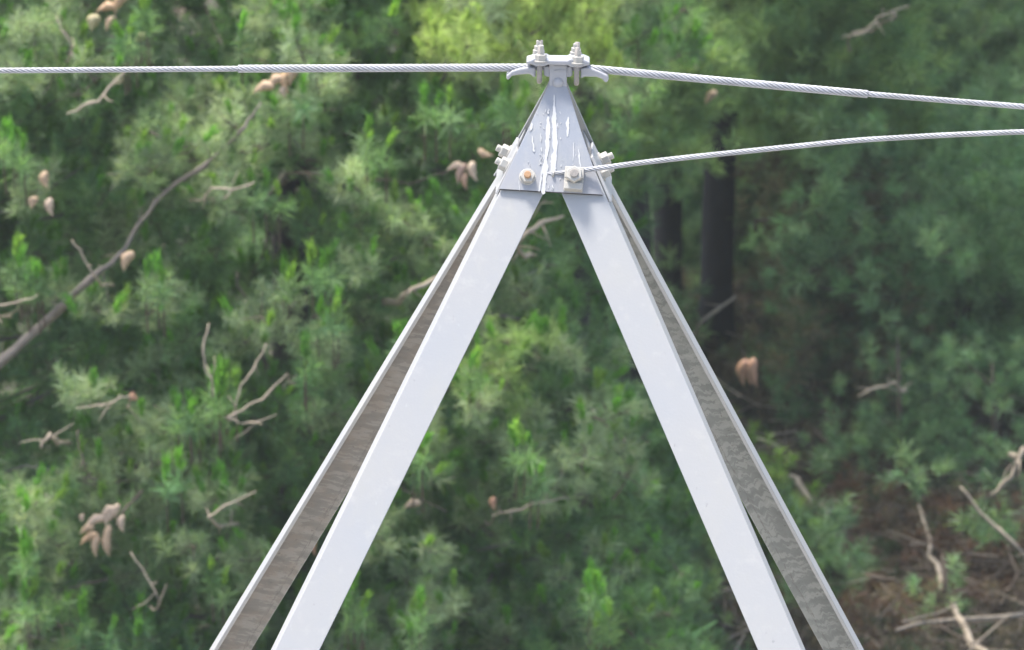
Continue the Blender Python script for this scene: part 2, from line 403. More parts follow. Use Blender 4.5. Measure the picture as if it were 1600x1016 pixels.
for _ in range(14):
    y = rs.uniform(190, 290); x = rs.uniform(868-.38*(y-130), 874+.30*(y-130)); run(x, y, x, y+rs.uniform(2, 6), rs.uniform(.5, 1.1), rs.random())
b.build('paint_runs', M_FRESH, front_plate)

# bolts
def bolt(base, axis, parent, hexr=.0155, hexh=.014, shr=.0075, shh=.012, washer=.019, end=None, rot=.3, mat_=None, name='bolt'):
    b = MB(); base = np.array(base); axis = nrm(axis)
    z = 0.0
    if washer: b.ring(base, axis, washer, .003, 24); z = .003
    b.ring(base+axis*z, axis, hexr, hexh, 6, rot)
    o = b.build(name, mat_ or M_HARD, parent, bevel=.0008)
    b2 = MB(); b2.ring(base+axis*(z+hexh*.9), axis, shr, shh, 16); b2.build('bolt_end', end or M_HARD, o, bevel=.0008)
    return o
bolt(on_front(824.3, 277, .001+PT), nF, mast, .0165, .013, .0078, .010, .0185, M_RUST, .1)
# cable anchor on the front plate
anchor = MB()
ctr = on_front(896.6, 282.5, .001+PT)
eu = nrm(np.cross(nF, (1, 0, 0))); eu = eu if eu[2] > 0 else -eu
ex = nrm(np.array([1, 0, 0])*1.0 - eu*.045); ey = nrm(np.cross(ex, nF)); ey = ey if ey[2] > 0 else -ey
anchor.box(ctr + nF*.004, ex*.042, ey*.052, nF*.008)
anchor.box(ctr + nF*.0185 + ey*.013, ex*.042, ey*.026, nF*.006)
anchor.box(ctr + nF*.0145 - ey*.017, ex*.040, ey*.016, nF*.012)
anc = anchor.build('cable_anchor', M_HARD, mast, 'square cable anchor plate with a large grey nut', bevel=.0018)
bolt(ctr + nF*.0215 + ey*.006, nF, anc, .0185, .015, .0095, .006, .0, M_BOLT, .52, name='nut')
# side bolts: near and far leg, left and right
for sx, nn, sm in ((-1, nL, .186), (1, nR, .197)):
    for k in (-1, 1):
        p = V + np.array([sx*AX*sm, k*.068, -sm]) + nn*.0075
        bolt(p, nn, mast, .0155, .015, .0078, .012, .019, M_HARD, .2+.4*k)
for sx in (-1, 1):   # back face
    bolt(V + np.array([sx*.06, AY*.21, -.21]) + nB*(.001+PT), nB, mast, rot=.4)

# suspension clamp on the neck
clamp = empty('suspension_clamp', (0, 0, 0), None, None); clamp.parent = mast
del_keys = [k for k in ('label', 'category') if k in clamp]
def pris(pts, y0, y1, name, m_, bev=.003, parent=clamp):
    b = MB(); b.prism([zc(x, y, y0) for x, y in pts], (0, y1-y0, 0)); return b.build(name, m_, parent, bevel=bev)
SADL = [(791, 119), (791.5, 125), (795, 124.5), (800, 119), (811, 117), (828, 116), (833, 120.5), (837, 121), (837, 106.5), (822, 106), (811, 108), (800, 111.5)]
SADR = [(907, 107), (907, 123), (914, 120), (932, 120.5), (941, 124), (945, 129), (949, 129), (951, 124), (949, 118), (936, 112), (920, 106)]
pris(SADL, -.019, .019, 'saddle', M_GRAY); pris(SADR, -.019, .019, 'saddle', M_GRAY)
pris([(849.5, 104), (849.5, 118), (855, 120.5), (889, 121), (894.5, 119), (894.5, 104)], -.014, .014, 'saddle', M_GRAY)
KEEP = [(822.5, 96), (822.5, 100), (832, 101.5), (838, 104), (850, 104), (857, 101.5), (887, 102.5), (893, 105.5), (907, 106), (914, 103.5), (921.5, 102), (921.5, 97.5), (914, 94), (909, 92.5), (891, 92.5), (886, 95), (858, 94.5), (854, 92), (835, 91.5), (830, 94)]
pris(KEEP, -.031, .031, 'keeper', M_GRAY, .0035)
for cx, dy, hs in ((843.3, 0, (.020, .021)), (901.3, 3, (.015, .018))):
    zt = zc(cx, 92+dy, 0)[2]; zb = zc(cx, 125+dy, 0)[2]; x0 = zc(cx, 105, 0)[0]
    b = MB(); yy = .025
    pts = [(x0, -yy, zt+.034), (x0, -yy, (zt+zb)/2), (x0, -yy, zb+.010)]
    for a in np.linspace(0, math.pi, 9)[1:-1]: pts.append((x0, -yy*math.cos(a), zb+.010-.012*math.sin(a)))
    pts += [(x0, yy, zb+.010), (x0, yy, (zt+zb)/2), (x0, yy, zt+.036)]
    ub = b.build('u_bolt', M_BOLT, clamp) if False else None
    b.tube(pts, .0058, 14); ub = b.build('u_bolt', M_BOLT, clamp, smooth=True)
    for sy, xo, hh in ((-1, .002, hs[0]), (1, -.003, hs[1])):
        b = MB(); c0 = np.array([x0+xo, sy*yy, zt-.001])
        b.ring(c0, (0, 0, 1), .0155, .003, 20); b.ring(c0+(0, 0, .003), (0, 0, 1), .0135, .0135, 6, .3*sy)
        if sy > 0: b.ring(c0+(0, 0, .0165), (0, 0, 1), .0105, .009, 6, .5)
        b.ring(c0+(0, 0, .016), (0, 0, 1), .0062, hh, 12)
        b.build('nut', M_HARD, clamp, bevel=.0006)

# ------------------------------------------------------------------ cables
def rope(name, pts, rads, lobes, lay, mat_, parent=None, nper=6, step=.004, depth=.12, ret=False):
    """stranded rope: lobed section twisted along a path"""
    pts = np.array(pts, float); seg = np.linalg.norm(np.diff(pts, axis=0), axis=1); L = np.concatenate([[0], np.cumsum(seg)])
    m = max(8, int(L[-1]/step)); s = np.linspace(0, L[-1], m)
    # smooth Catmull-like interpolation by cubic through numpy: piecewise-linear then smoothed
    P = np.stack([np.interp(s, L, pts[:, k]) for k in range(3)], 1); R = np.interp(s, L, rads)
    kk = max(3, int(.10/step)) | 1
    if len(pts) > 2 and m > 3*kk:
        pad = np.vstack([P[0]+(P[0]-P[1])*np.arange(kk//2, 0, -1)[:, None], P, P[-1]+(P[-1]-P[-2])*np.arange(1, kk//2+1)[:, None]])
        P = np.stack([np.convolve(pad[:, k], np.ones(kk)/kk, 'valid') for k in range(3)], 1)
    T = np.gradient(P, axis=0); T /= np.linalg.norm(T, axis=1)[:, None]
    A = np.cross(T, [0, 1.0, 0]); A /= np.linalg.norm(A, axis=1)[:, None]; B = np.cross(T, A)
    n_ = lobes*nper; th = np.linspace(0, 2*np.pi, n_, endpoint=False)
    rr = R[:, None]*(1-depth+depth*np.abs(np.sin(lobes*th/2))[None, :]*1.0)
    an = th[None, :] + (s/lay*2*np.pi)[:, None]
    v = P[:, None, :] + rr[..., None]*(np.cos(an)[..., None]*A[:, None, :] + np.sin(an)[..., None]*B[:, None, :])
    i = np.arange(m-1)[:, None]*n_; j = np.arange(n_)[None, :]; j2 = (j+1) % n_
    q = np.stack([i+j, i+j2, i+n_+j2, i+n_+j], -1).reshape(-1, 4)
    gd = np.abs(np.sin(lobes*th/2))**.55; gd = .34+.66*gd          # grooves between the strands tinted darker: crease shade put into the colour
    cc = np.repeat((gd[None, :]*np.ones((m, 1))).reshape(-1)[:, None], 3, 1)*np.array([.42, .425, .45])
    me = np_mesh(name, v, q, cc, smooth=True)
    bm = bmesh.new(); bm.from_mesh(me); bm.verts.ensure_lookup_table()
    for o0 in (0, (m-1)*n_):
        try: bm.faces.new([bm.verts[o0+k] for k in range(n_)])
        except Exception: pass
    bmesh.ops.recalc_face_normals(bm, faces=bm.faces); bm.to_mesh(me); bm.free()
    return link(name, me, parent, mat_)
pl = lambda px, py: zc(px, py, 0.0)
TL = [(-9000, 160), (-5000, 128), (-2000, 114), (-600, 111), (0, 110.5), (370, 107.5), (800, 106), (840, 105.5), (900, 106.5), (925, 107), (950, 110), (1070, 121), (1200, 133), (1355, 147), (1600, 167), (2200, 213), (4000, 335), (9000, 620)]
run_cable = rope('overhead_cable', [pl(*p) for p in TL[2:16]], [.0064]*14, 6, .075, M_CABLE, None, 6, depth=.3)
tag(run_cable, 'thick twisted wire cable running across the whole picture and clamped over the mast tip', 'cable')
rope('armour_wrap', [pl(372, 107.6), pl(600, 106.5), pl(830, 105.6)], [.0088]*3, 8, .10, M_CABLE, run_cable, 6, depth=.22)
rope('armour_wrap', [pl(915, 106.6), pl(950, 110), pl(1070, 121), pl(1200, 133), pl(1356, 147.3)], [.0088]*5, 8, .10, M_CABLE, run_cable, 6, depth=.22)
# lower guy: under the outer anchor plate, off to the right
gy = on_front(896, 270, .0135)[1]
def pg(px, py, k=0): return hit(px, py, (0, gy+k, 0), np.array([0, 1.0, 0]))
GL = [(853, 272.3, .003), (866, 271.5, .001), (880, 269.8, 0), (896, 268.3, 0), (912, 266.3, -.002), (940, 262.5, -.01), (1000, 254.5, -.03), (1070, 246.5, -.06), (1200, 233, -.10), (1340, 219, -.15), (1480, 211, -.2), (1600, 206, -.24), (2000, 200, -.4), (2600, 215, -.6)]
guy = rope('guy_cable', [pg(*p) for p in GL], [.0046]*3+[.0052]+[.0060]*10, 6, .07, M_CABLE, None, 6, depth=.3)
tag(guy, 'thinner twisted wire cable fixed under the nut on the front plate, leaving to the right', 'cable')
b = MB(); b.ring(pg(864.5, 271.6, -.001)-np.array([.002, 0, 0]), (1, 0, -.1), .0072, .004, 14); b.build('binding_ring', M_HARD, guy)

# ------------------------------------------------------------------ foliage
def unit(a): return a/(np.linalg.norm(a, axis=-1, keepdims=True)+1e-12)
def tuft(kind, n_, seed):
    r_ = np.random.default_rng(seed)
    if kind == 'long':        # loose spray of long needles round a shoot (axis +z)
        z0 = r_.uniform(-.05, .06, n_); th = np.radians(np.clip(r_.normal(52, 26, n_), 5, 110)); L = r_.uniform(.045, .095, n_); wd = .0034
    elif kind == 'far':
        z0 = r_.uniform(-.03, .07, n_); th = np.radians(r_.uniform(15, 85, n_)); L = r_.uniform(.07, .12, n_); wd = .0055 if n_ > 20 else .0085
    else:                      # this year's short upright brush
        z0 = r_.uniform(0, .075, n_); th = np.radians(r_.uniform(14, 42, n_)); L = r_.uniform(.026, .042, n_); wd = .0045
    ph = r_.uniform(0, 2*np.pi, n_)
    d = np.stack([np.sin(th)*np.cos(ph), np.sin(th)*np.sin(ph), np.cos(th)], 1)
    base = np.stack([0*z0, 0*z0, z0], 1) + d*.003
    mid = base + d*L[:, None]*.55; tip = base + d*L[:, None] - np.array([0, 0, 1])*L[:, None]*(.10 if kind != 'brush' else -.08)
    side = unit(np.cross(d, unit(r_.normal(size=(n_, 3)))))*wd/2
    v = np.stack([base-side*.8, base+side*.8, mid+side, mid-side, tip+side*.25, tip-side*.25], 1)   # n,6,3
    return v.astype(np.float32)
TPL = {'long': [tuft('long', 72, s) for s in range(6)], 'brush': [tuft('brush', 72, s) for s in range(20, 24)], 'far': [tuft('far', 46, s) for s in range(40, 46)], 'coarse': [tuft('far', 16, s) for s in range(60, 64)]}

class Crown:
    def __init__(s): s.items = {k: [] for k in TPL}; s.twigs = []
    def add(s, kind, pos, axis, scale, col): s.items[kind].append((pos, axis, scale, col))
    def build(s, parent, name='crown'):
        VV = []; CC = []
        for kind, lst in s.items.items():
            if not lst: continue
            pos = np.array([a[0] for a in lst]); ax = unit(np.array([a[1] for a in lst], float)); sc = np.array([a[2] for a in lst]); col = np.array([a[3] for a in lst])
            rnd = unit(rng.normal(size=ax.shape)); A = unit(np.cross(ax, rnd)); B = np.cross(ax, A)
            M = np.stack([A, B, ax], 2)            # columns
            which = rng.integers(0, len(TPL[kind]), len(lst))
            for t, T in enumerate(TPL[kind]):
                ix = np.where(which == t)[0]
                if not len(ix): continue
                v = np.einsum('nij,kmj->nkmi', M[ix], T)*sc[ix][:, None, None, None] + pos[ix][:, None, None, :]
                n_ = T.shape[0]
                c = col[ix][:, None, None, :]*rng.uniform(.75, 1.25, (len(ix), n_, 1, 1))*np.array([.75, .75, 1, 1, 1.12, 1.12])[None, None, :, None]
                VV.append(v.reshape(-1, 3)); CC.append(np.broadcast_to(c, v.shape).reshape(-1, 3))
        v = np.concatenate(VV); c = np.concatenate(CC); k = len(v)//6; o = np.arange(k)[:, None]*6
        q = np.concatenate([o+np.array([0, 1, 2, 3]), o+np.array([3, 2, 4, 5])]).reshape(-1, 4)
        nleaf = len(q)
        if s.twigs:
            tv = []; tq = []; n0 = len(v)
            for p0, p1, p2, r0 in s.twigs:
                a_, b_, _, _ = tube_arrays([p0, p1, p2], [r0, r0*.7, r0*.3], 5); tv.append(a_); tq.append(b_+n0); n0 += len(a_)
            tv = np.concatenate(tv); v = np.concatenate([v, tv]); c = np.concatenate([c, np.full((len(tv), 3), .1)]); q = np.concatenate([q]+tq)
        me = np_mesh(name, v, q, c); mi = np.zeros(len(me.polygons), dtype=np.int32); mi[nleaf:] = 1; 
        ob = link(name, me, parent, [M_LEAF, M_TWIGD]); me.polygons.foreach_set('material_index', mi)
        return ob

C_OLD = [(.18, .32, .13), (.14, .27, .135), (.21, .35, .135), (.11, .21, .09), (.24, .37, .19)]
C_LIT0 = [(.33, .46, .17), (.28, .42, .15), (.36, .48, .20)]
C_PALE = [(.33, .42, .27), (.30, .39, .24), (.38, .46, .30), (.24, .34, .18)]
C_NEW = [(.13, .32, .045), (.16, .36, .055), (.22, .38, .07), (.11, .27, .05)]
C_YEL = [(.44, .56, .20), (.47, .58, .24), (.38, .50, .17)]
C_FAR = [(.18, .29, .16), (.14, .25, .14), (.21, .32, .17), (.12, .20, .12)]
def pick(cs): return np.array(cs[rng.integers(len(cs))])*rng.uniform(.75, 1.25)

# how bright each 100-pixel square of the view is, 0 (a hollow) to 9 (a dense lit spray)
GRID = ["5631532887324422", "4424522443543111", "3376421544433133", "3442145433112244", "2333034442112233",
        "2334244773122143", "2443254443213123", "4654534573313241", "3543333243111141", "5545356434311111"]
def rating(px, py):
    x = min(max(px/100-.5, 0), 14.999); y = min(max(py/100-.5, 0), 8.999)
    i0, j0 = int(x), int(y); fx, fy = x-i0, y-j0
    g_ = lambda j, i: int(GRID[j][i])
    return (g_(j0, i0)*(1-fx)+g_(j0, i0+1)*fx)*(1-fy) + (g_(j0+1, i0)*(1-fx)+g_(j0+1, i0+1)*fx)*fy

class Tree:
    def __init__(s, name, trunk_px, depth, r0, height, label, lean=(0, 0), group='pine trees behind the mast'):
        c = at(trunk_px, 508, depth); s.x, s.y = c[0], c[1]
        s.base = np.array([s.x, s.y, float(gz(s.x, s.y))-.05]); s.h = height; s.lean = lean; s.r0 = r0
        s.root = empty(name, s.base, label, 'tree', group); s.crown = Crown(); s.twig = []
        zs = np.linspace(0, 1, 26); ph = rng.uniform(0, 6)
        s.axis = [s.base + np.array([lean[0]*t + .05*math.sin(t*9+ph), lean[1]*t+.04*math.cos(t*7+ph), t*height]) for t in zs]
        b = MB(); b.tube(s.axis, [r0*(1.25 if t < .02 else 1)*(1-t*.93) for t in zs], 12, .05); b.build('trunk', M_BARK, s.root, smooth=True)
        s.limbs = MB()
    def trunk_at(s, z):
        t = min(max((z-s.base[2])/s.h, 0), 1); k = t*25; i = min(int(k), 24); return s.axis[i]*(1-k+i)+s.axis[i+1]*(k-i)
    def limb(s, tip, r=.018):
        p = s.trunk_at(tip[2]-.35*np.linalg.norm((tip-s.base)[:2])*rng.uniform(.2, .9)); m = (p+tip)/2 + np.array([0, 0, -.08]) + rng.normal(size=3)*.06
        m2 = p*.2+tip*.8 + rng.normal(size=3)*.04
        b = MB(); b.tube([p, m, m2, tip], [r*1.4, r, r*.7, r*.35], 6, .08); b.build('branch', M_LIMB, s.root, smooth=True)
    def clump(s, c, size, tone, kinds='near', dens=9, out=None):
        """a bough end: a twig with shoots along it"""
        d = c - s.trunk_at(c[2]-.5); d[2] = 0
        d = unit(d) if out is None else np.array(out, float)
        d = unit(d + np.array([0, -.35, .35]) + rng.normal(size=3)*.45)
        p0 = c-d*size; p2 = c+d*size*.3; s.crown.twigs.append((p0, c*.5+p0*.5+np.array([0, 0, -.02]), p2, .006))
        for k in range(dens):
            t = rng.uniform(-.9, .5)
            p = c + d*size*t + unit(rng.normal(size=3))*size*rng.uniform(.2, .75)*(1-.3*abs(t))
            a = unit(d*.6 + np.array([0, -.15, .75]) + unit(p-c)*.6 + rng.normal(size=3)*.25)
            if kinds == 'far':
                for _ in range(2): s.crown.add('far', p+rng.normal(size=3)*.07, unit(a+rng.normal(size=3)*.5), rng.uniform(.65, 1.05), pick(tone))
            elif kinds == 'coarse': s.crown.add('coarse', p, a, rng.uniform(2.2, 3.4), pick(tone))
            else:
                s.crown.add('long', p, unit(a+rng.normal(size=3)*.35), rng.uniform(.55, 1.0), pick(tone))
                if k < dens-1: s.crown.twigs.append((c+d*size*t*.8, (p+c+d*size*t*.8)/2, p, .003))
                if rng.uniform() < (.26 if tone is not C_YEL else .8): s.crown.add('brush', p + a*.03, unit(a+np.array([0, 0, .9])+rng.normal(size=3)*.35), rng.uniform(.7, 1.15), pick(C_NEW if tone is not C_YEL else C_YEL))
    def finish(s):
        s.crown.build(s.root)

T = {}
T['a'] = Tree('pine_tree', -230, 41.3, .13, 9.0, 'nearest pine at the left edge with a long bare diagonal limb and pale tan cones')
T['b'] = Tree('pine_tree', 470, 42.2, .12, 8.5, 'green pine behind the left legs of the mast, bare forked twigs in its lower boughs')
T['c'] = Tree('pine_tree', 905, 42.6, .12, 8.0, 'green pine filling the gap between the legs of the mast')
T['d'] = Tree('pine_tree', 690, 45.0, .10, 7.0, 'young pine with yellow-green boughs directly behind the clamp on the mast tip')
T['e'] = Tree('pine_tree', 1131, 52.6, .102, 11.0, 'pine with the thick dark bare trunk right of the mast tip')
T['f'] = Tree('pine_tree', 1040, 53.0, .085, 11.0, 'pine with the fainter dark trunk just left of the thick dark trunk')
T['g'] = Tree('pine_tree', 985, 49.5, .11, 10.0, 'pine with a dark trunk low behind the right near leg of the mast')
T['h'] = Tree('pine_tree', 1700, 51.0, .12, 10.0, 'blurred bluish green pine at the right edge of the view')
T['i'] = Tree('pine_tree', 1330, 57.5, .11, 11.0, 'distant pine whose light green boughs hang above the two cables on the right')
T['j'] = Tree('pine_tree', 700, 50.5, .13, 10.0, 'pine trunk glimpsed dark behind the left far leg of the mast')

# bumps of the leafy wall
bum = [(rng.uniform(-500, 1400), rng.uniform(-500, 1500), rng.uniform(70, 200), rng.uniform(-.7, .9)) for _ in range(70)]
def bump_at(px, py): return sum(h*math.exp(-((px-x)**2+(py-y)**2)/(2*r*r)) for x, y, r, h in bum)
nlimb = 0
def near_tree(px): return T['a'] if px+rng.uniform(-60, 60) < 300 else (T['b'] if px+rng.uniform(-60, 60) < 690 else T['c'])
# front layers, left and centre
spac = 52
for layer in range(3):
    for gy_ in np.arange(-190, 1210, spac):
        for gx_ in np.arange(-190, 1075, spac):
            px = gx_+rng.uniform(-26, 26); py = gy_+rng.uniform(-26, 26)
            inside = -40 < px < 1640 and -40 < py < 1056
            rt = rating(px, py) + rng.normal()*.8
            if px > 985 and 120 < py < 620: continue
            if px > 940 and py > 600 and rng.uniform() < .25: continue
            if layer == 0:
                if rt < 2.6: continue
                dep = 40.5 - .30*(rt-3) - bump_at(px, py)*.6
            elif layer == 1:
                if rt < 1.4: continue
                dep = 41.4 - .15*(rt-3) - bump_at(px, py)*.4
            else: dep = 42.6 + rng.uniform(-.2, 1.0)
            t = near_tree(px); tone = C_PALE if layer < 2 and rng.uniform() < (rt-2.6)*.22 else C_OLD  # brighter squares get paler needles: light put into the leaf colour
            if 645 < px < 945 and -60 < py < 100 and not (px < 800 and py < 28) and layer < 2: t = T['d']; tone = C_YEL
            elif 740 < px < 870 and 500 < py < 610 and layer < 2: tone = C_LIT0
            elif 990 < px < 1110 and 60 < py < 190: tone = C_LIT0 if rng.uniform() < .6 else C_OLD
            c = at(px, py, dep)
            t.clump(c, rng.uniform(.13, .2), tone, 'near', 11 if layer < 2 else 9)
            if rng.uniform() < .12: t.limb(c, rng.uniform(.007, .014))
# single sprays that catch the eye
for px, py, n_ in [(230, 255, 2), (290, 212, 3), (322, 285, 2), (60, 60, 2), (100, 25, 2), (425, 50, 3), (490, 70, 3), (400, 18, 2), (180, 120, 2), (352, 185, 3), (500, 140, 2), (250, 470, 2), (430, 480, 2), (485, 545, 2), (255, 700, 3), (275, 735, 2), (335, 765, 2), (150, 470, 1), (390, 225, 2), (440, 200, 2), (20, 130, 2), (60, 300, 2), (550, 400, 2), (560, 300, 2), (130, 620, 2), (60, 790, 2), (90, 850, 2), (300, 850, 1), (400, 870, 2), (640, 700, 2), (680, 850, 1), (760, 640, 2), (900, 720, 2), (980, 700, 2), (950, 650, 2), (700, 950, 2), (600, 850, 2), (100, 480, 1), (20, 950, 2)]:
    for _ in range(n_): near_tree(px).clump(at(px+rng.normal()*12, py+rng.normal()*12, rng.uniform(38.9, 39.8)), rng.uniform(.12, .19), C_PALE, 'near', 9)
for px, py, n_, sc in [(350, 615, 5, 1.7), (335, 640, 3, 1.4), (127, 968, 2, 1.5), (213, 985, 2, 1.5), (187, 1000, 1, 1.2), (15, 220, 3, 1.3), (32, 235, 3, 1.3), (500, 420, 4, 1.4), (520, 485, 3, 1.3), (925, 925, 4, 1.4), (935, 965, 3, 1.3), (830, 695, 3, 1.5), (840, 745, 2, 1.3), (404, 300, 3, 1.2), (62, 440, 3, 1.3), (35, 420, 3, 1.3), (400, 950, 2, 1.3), (238, 440, 3, 1.3), (560, 950, 4, 1.3), (640, 965, 4, 1.3), (742, 570, 3, 1.2), (465, 150, 2, 1.4), (195, 55, 3, 1.3), (225, 20, 3, 1.3), (370, 35, 1, 1.5), (285, 650, 4, 1.3), (270, 745, 2, 1.3), (805, 180, 4, 1.3), (790, 150, 3, 1.2), (690, 170, 3, 1.3), (30, 870, 3, 1.3), (40, 935, 3, 1.3), (650, 710, 3, 1.3), (330, 905, 2, 1.2), (480, 575, 2, 1.3), (630, 530, 3, 1.2), (590, 230, 3, 1.2), (440, 440, 2, 1.2)]:
    for _ in range(n_):
        p = at(px+rng.normal()*11, py+rng.normal()*9, rng.uniform(38.8, 39.2)); t_ = near_tree(px)
        t_.crown.add('brush', p, unit(np.array([0, -.2, 1.0])+rng.normal(size=3)*.18), sc*.82*rng.uniform(.8, 1.15), pick(C_NEW)); t_.crown.add('long', p-np.array([0, 0, .06]), unit(np.array([0, -.4, .6])+rng.normal(size=3)*.3), 1.0, pick(C_OLD)); t_.crown.twigs.append((p-np.array([0, -.3, .3]), p-np.array([0, -.12, .15]), p, .005))
# rest of the crowns of the near trees (above, beside and behind), coarser
def fill_crown(t, n_, zlo, zhi, rad, skip=None, kinds='coarse', tone=C_OLD, size=.35, dens=8):
    for _ in range(n_):
        z = zlo + (zhi-zlo)*rng.uniform()**1.2; k = 1-(z-zlo)/(zhi-zlo+.6)
        a = rng.uniform(0, 2*math.pi); r_ = rad*k*math.sqrt(rng.uniform(.1, 1))
        p = t.trunk_at(z) + np.array([math.cos(a)*r_, math.sin(a)*r_, -.15*r_])
        q_ = p-CP; dz = np.dot(q_, FW); px = 800+F*np.dot(q_, RT)/dz; py = 508-F*np.dot(q_, UP)/dz
        if skip and skip(px, py, dz): continue
        t.clump(p, size, tone, kinds, dens)
        if rng.uniform() < .15: t.limb(p, .02)
inframe = lambda px, py, dz: -120 < px < 1720 and -120 < py < 1136
for k in 'abc': fill_crown(T[k], 130, 1.0, 9.0, 2.6, inframe)
fill_crown(T['d'], 40, 4.6, 7.0, 1.4, inframe, tone=C_YEL)
for k in 'efghij': fill_crown(T[k], 50, 3.2, 11.0, 3.2, inframe, tone=C_FAR, size=.45)
# second row behind the centre
for _ in range(420):
    px = rng.uniform(-250, 1020); py = rng.uniform(-200, 1150)
    t = T['j'] if px < 800 else T['g']; dep = rng.uniform(45.5, 49)
    if 680 < px < 720 and 300 < py < 420 or px > 945 and 190 < py < 640: continue
    t.clump(at(px, py, dep), .25, C_FAR, 'far', 8)
# right-hand side: deeper boughs
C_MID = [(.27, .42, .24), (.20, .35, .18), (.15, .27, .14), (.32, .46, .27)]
dep_ok = lambda d: d < 53.5
def region(t, x0, x1, y0, y1, d0, d1, n_, tone=C_FAR, size=.25, thr=1.5, kinds='far', dens=9):
    for _ in range(n_):
        px = rng.uniform(x0, x1); py = rng.uniform(y0, y1)
        if rating(px, py)+rng.normal()*.7 < thr: continue
        if dep_ok(d0) and (1062 < px < 1200 and 170 < py < 520 and rng.uniform() < .995 or 985 < px < 1090 and 230 < py < 450 and rng.uniform() < .95): continue
        dep = rng.uniform(d0, d1); t.clump(at(px, py, dep), size, tone, kinds, dens)
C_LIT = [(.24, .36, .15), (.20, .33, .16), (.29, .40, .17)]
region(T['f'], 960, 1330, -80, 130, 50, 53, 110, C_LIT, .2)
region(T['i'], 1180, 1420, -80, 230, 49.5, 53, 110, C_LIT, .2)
region(T['f'], 1040, 1230, 200, 540, 53.6, 54.9, 120, C_FAR, .22, -9)
region(T['f'], 1076, 1100, 430, 540, 52.9, 53.4, 24, C_FAR, .16, -9)
region(T['i'], 980, 1700, -120, 560, 55, 61, 420, C_FAR, .3, -9)
region(T['e'], 1140, 1700, -120, 640, 53.6, 56, 330, C_FAR, .28, 1.2)
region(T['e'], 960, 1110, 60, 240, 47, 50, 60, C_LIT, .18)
region(T['h'], 1200, 1760, 150, 460, 49, 55, 150, C_MID, .24, 1.7, dens=7)
region(T['h'], 1400, 1760, 380, 620, 50, 53.5, 90, C_MID, .22, 1.9, dens=7)
C_BRN = [(.20, .17, .11), (.15, .12, .09), (.14, .18, .10), (.26, .22, .15)]
region(T['e'], 1170, 1430, 240, 640, 50, 54, 110, C_BRN, .22, .4, dens=6)
region(T['g'], 960, 1080, 240, 520, 50.5, 53, 40, C_FAR, .2, 0)
region(T['h'], 1200, 1700, 680, 1010, 45.6, 46.6, 7, C_FAR, .09, -9, dens=4)
region(T['g'], 940, 1080, 640, 1080, 44.5, 46.5, 60, C_FAR, .2, 0)

# bare limbs and twigs seen in the picture
def twig(parent, pts, name='branch', m=M_TWIG, jit=.08):
    b = MB()
    P = [at(p[0], p[1], p[3]) for p in pts]; Rr = [p[2]*p[3]/F/2 for p in pts]
    if len(pts) < 8:                                    # the thick end runs back into the crown
        e = 0 if Rr[0] > Rr[-1] else -1; back = P[e] + np.array([rng.normal()*.1, .75, -.22]); mid_ = P[e]*.6+back*.4+np.array([0, 0, -.03])
        if e == 0: P = [back, mid_]+P; Rr = [Rr[0]*1.5, Rr[0]*1.2]+Rr
        else: P = P+[mid_, back]; Rr = Rr+[Rr[-1]*1.2, Rr[-1]*1.5]
    # subdivide a little with noise so that the wood is never ruler-straight
    Q = []; W = []
    for k in range(len(P)-1):
        n_ = 3
        for i_ in range(n_):
            t_ = i_/n_; Q.append(P[k]*(1-t_)+P[k+1]*t_ + rng.normal(size=3)*(.004 if i_ else 0)); W.append(Rr[k]*(1-t_)+Rr[k+1]*t_)
    Q.append(P[-1]); W.append(Rr[-1]); W = [w_*.68 for w_ in W]; b.tube(Q, W, 8, jit)
    ob = b.build(name, m, parent, smooth=True)
    ln = sum(np.linalg.norm(P[k+1]-P[k]) for k in range(len(P)-1)); sp = MB()
    for _ in range(int(min(6, 1+ln*3))):
        k = rng.integers(1, len(Q)-1); dv = unit(unit(Q[k+1]-Q[k-1])*rng.choice([-1, 1])*.8 + rng.normal(size=3)*.7); L_ = rng.uniform(.04, .14)
        sp = MB(); sp.tube([Q[k], Q[k]+dv*L_*.5+rng.normal(size=3)*.006, Q[k]+dv*L_], [min(W[k]*.5, .005), .003, .0015], 5); sp.build('twig', m, ob, smooth=True)
    return ob
A_, B_, Cc = T['a'].root, T['b'].root, T['c'].root
dd = 39.2
limb_a = twig(A_, [(-260, 780, 30, 41), (-60, 622, 27, 39.8), (0, 568, 24, 39.6), (70, 505, 20, 39.5), (140, 437, 17, dd-.1), (185, 400, 13, 39.3), (215, 352, 10, 39.3), (265, 295, 10, 39.2), (320, 260, 11, dd-.1), (345, 235, 9, dd-.1), (375, 206, 8, dd-.3), (396, 180, 6, dd-.3), (408, 160, 3, dd-.3)], 'branch', M_LIMB, .2)
twig(A_, [(112, 375, 3, dd-.55), (128, 398, 5, dd-.52), (146, 428, 6, dd-.5)])
twig(A_, [(197, 110, 4, dd-.5), (162, 148, 6, dd-.5), (130, 165, 6, dd-.5), (104, 178, 3, dd-.5)], m=M_TWIG)
twig(B_, [(330, 294, 5, dd-.5), (362, 297, 6, dd-.5), (398, 285, 4, dd-.5)])
twig(B_, [(326, 505, 3, dd-.5), (318, 540, 5, dd-.5), (320, 575, 4, dd-.5), (333, 604, 4, dd-.5)])
twig(B_, [(416, 537, 3, dd-.5), (396, 578, 5, dd-.5), (376, 602, 4, dd-.5), (368, 640, 4, dd-.5)])
twig(B_, [(449, 584, 3, dd-.5), (418, 616, 6, dd-.5), (390, 632, 5, dd-.5), (356, 653, 7, dd-.5), (372, 661, 4, dd-.5), (400, 660, 4, dd-.5), (432, 648, 2, dd-.5)])
twig(A_, [(120, 638, 3, dd-.5), (165, 632, 4, dd-.5), (203, 620, 4, dd-.5)])
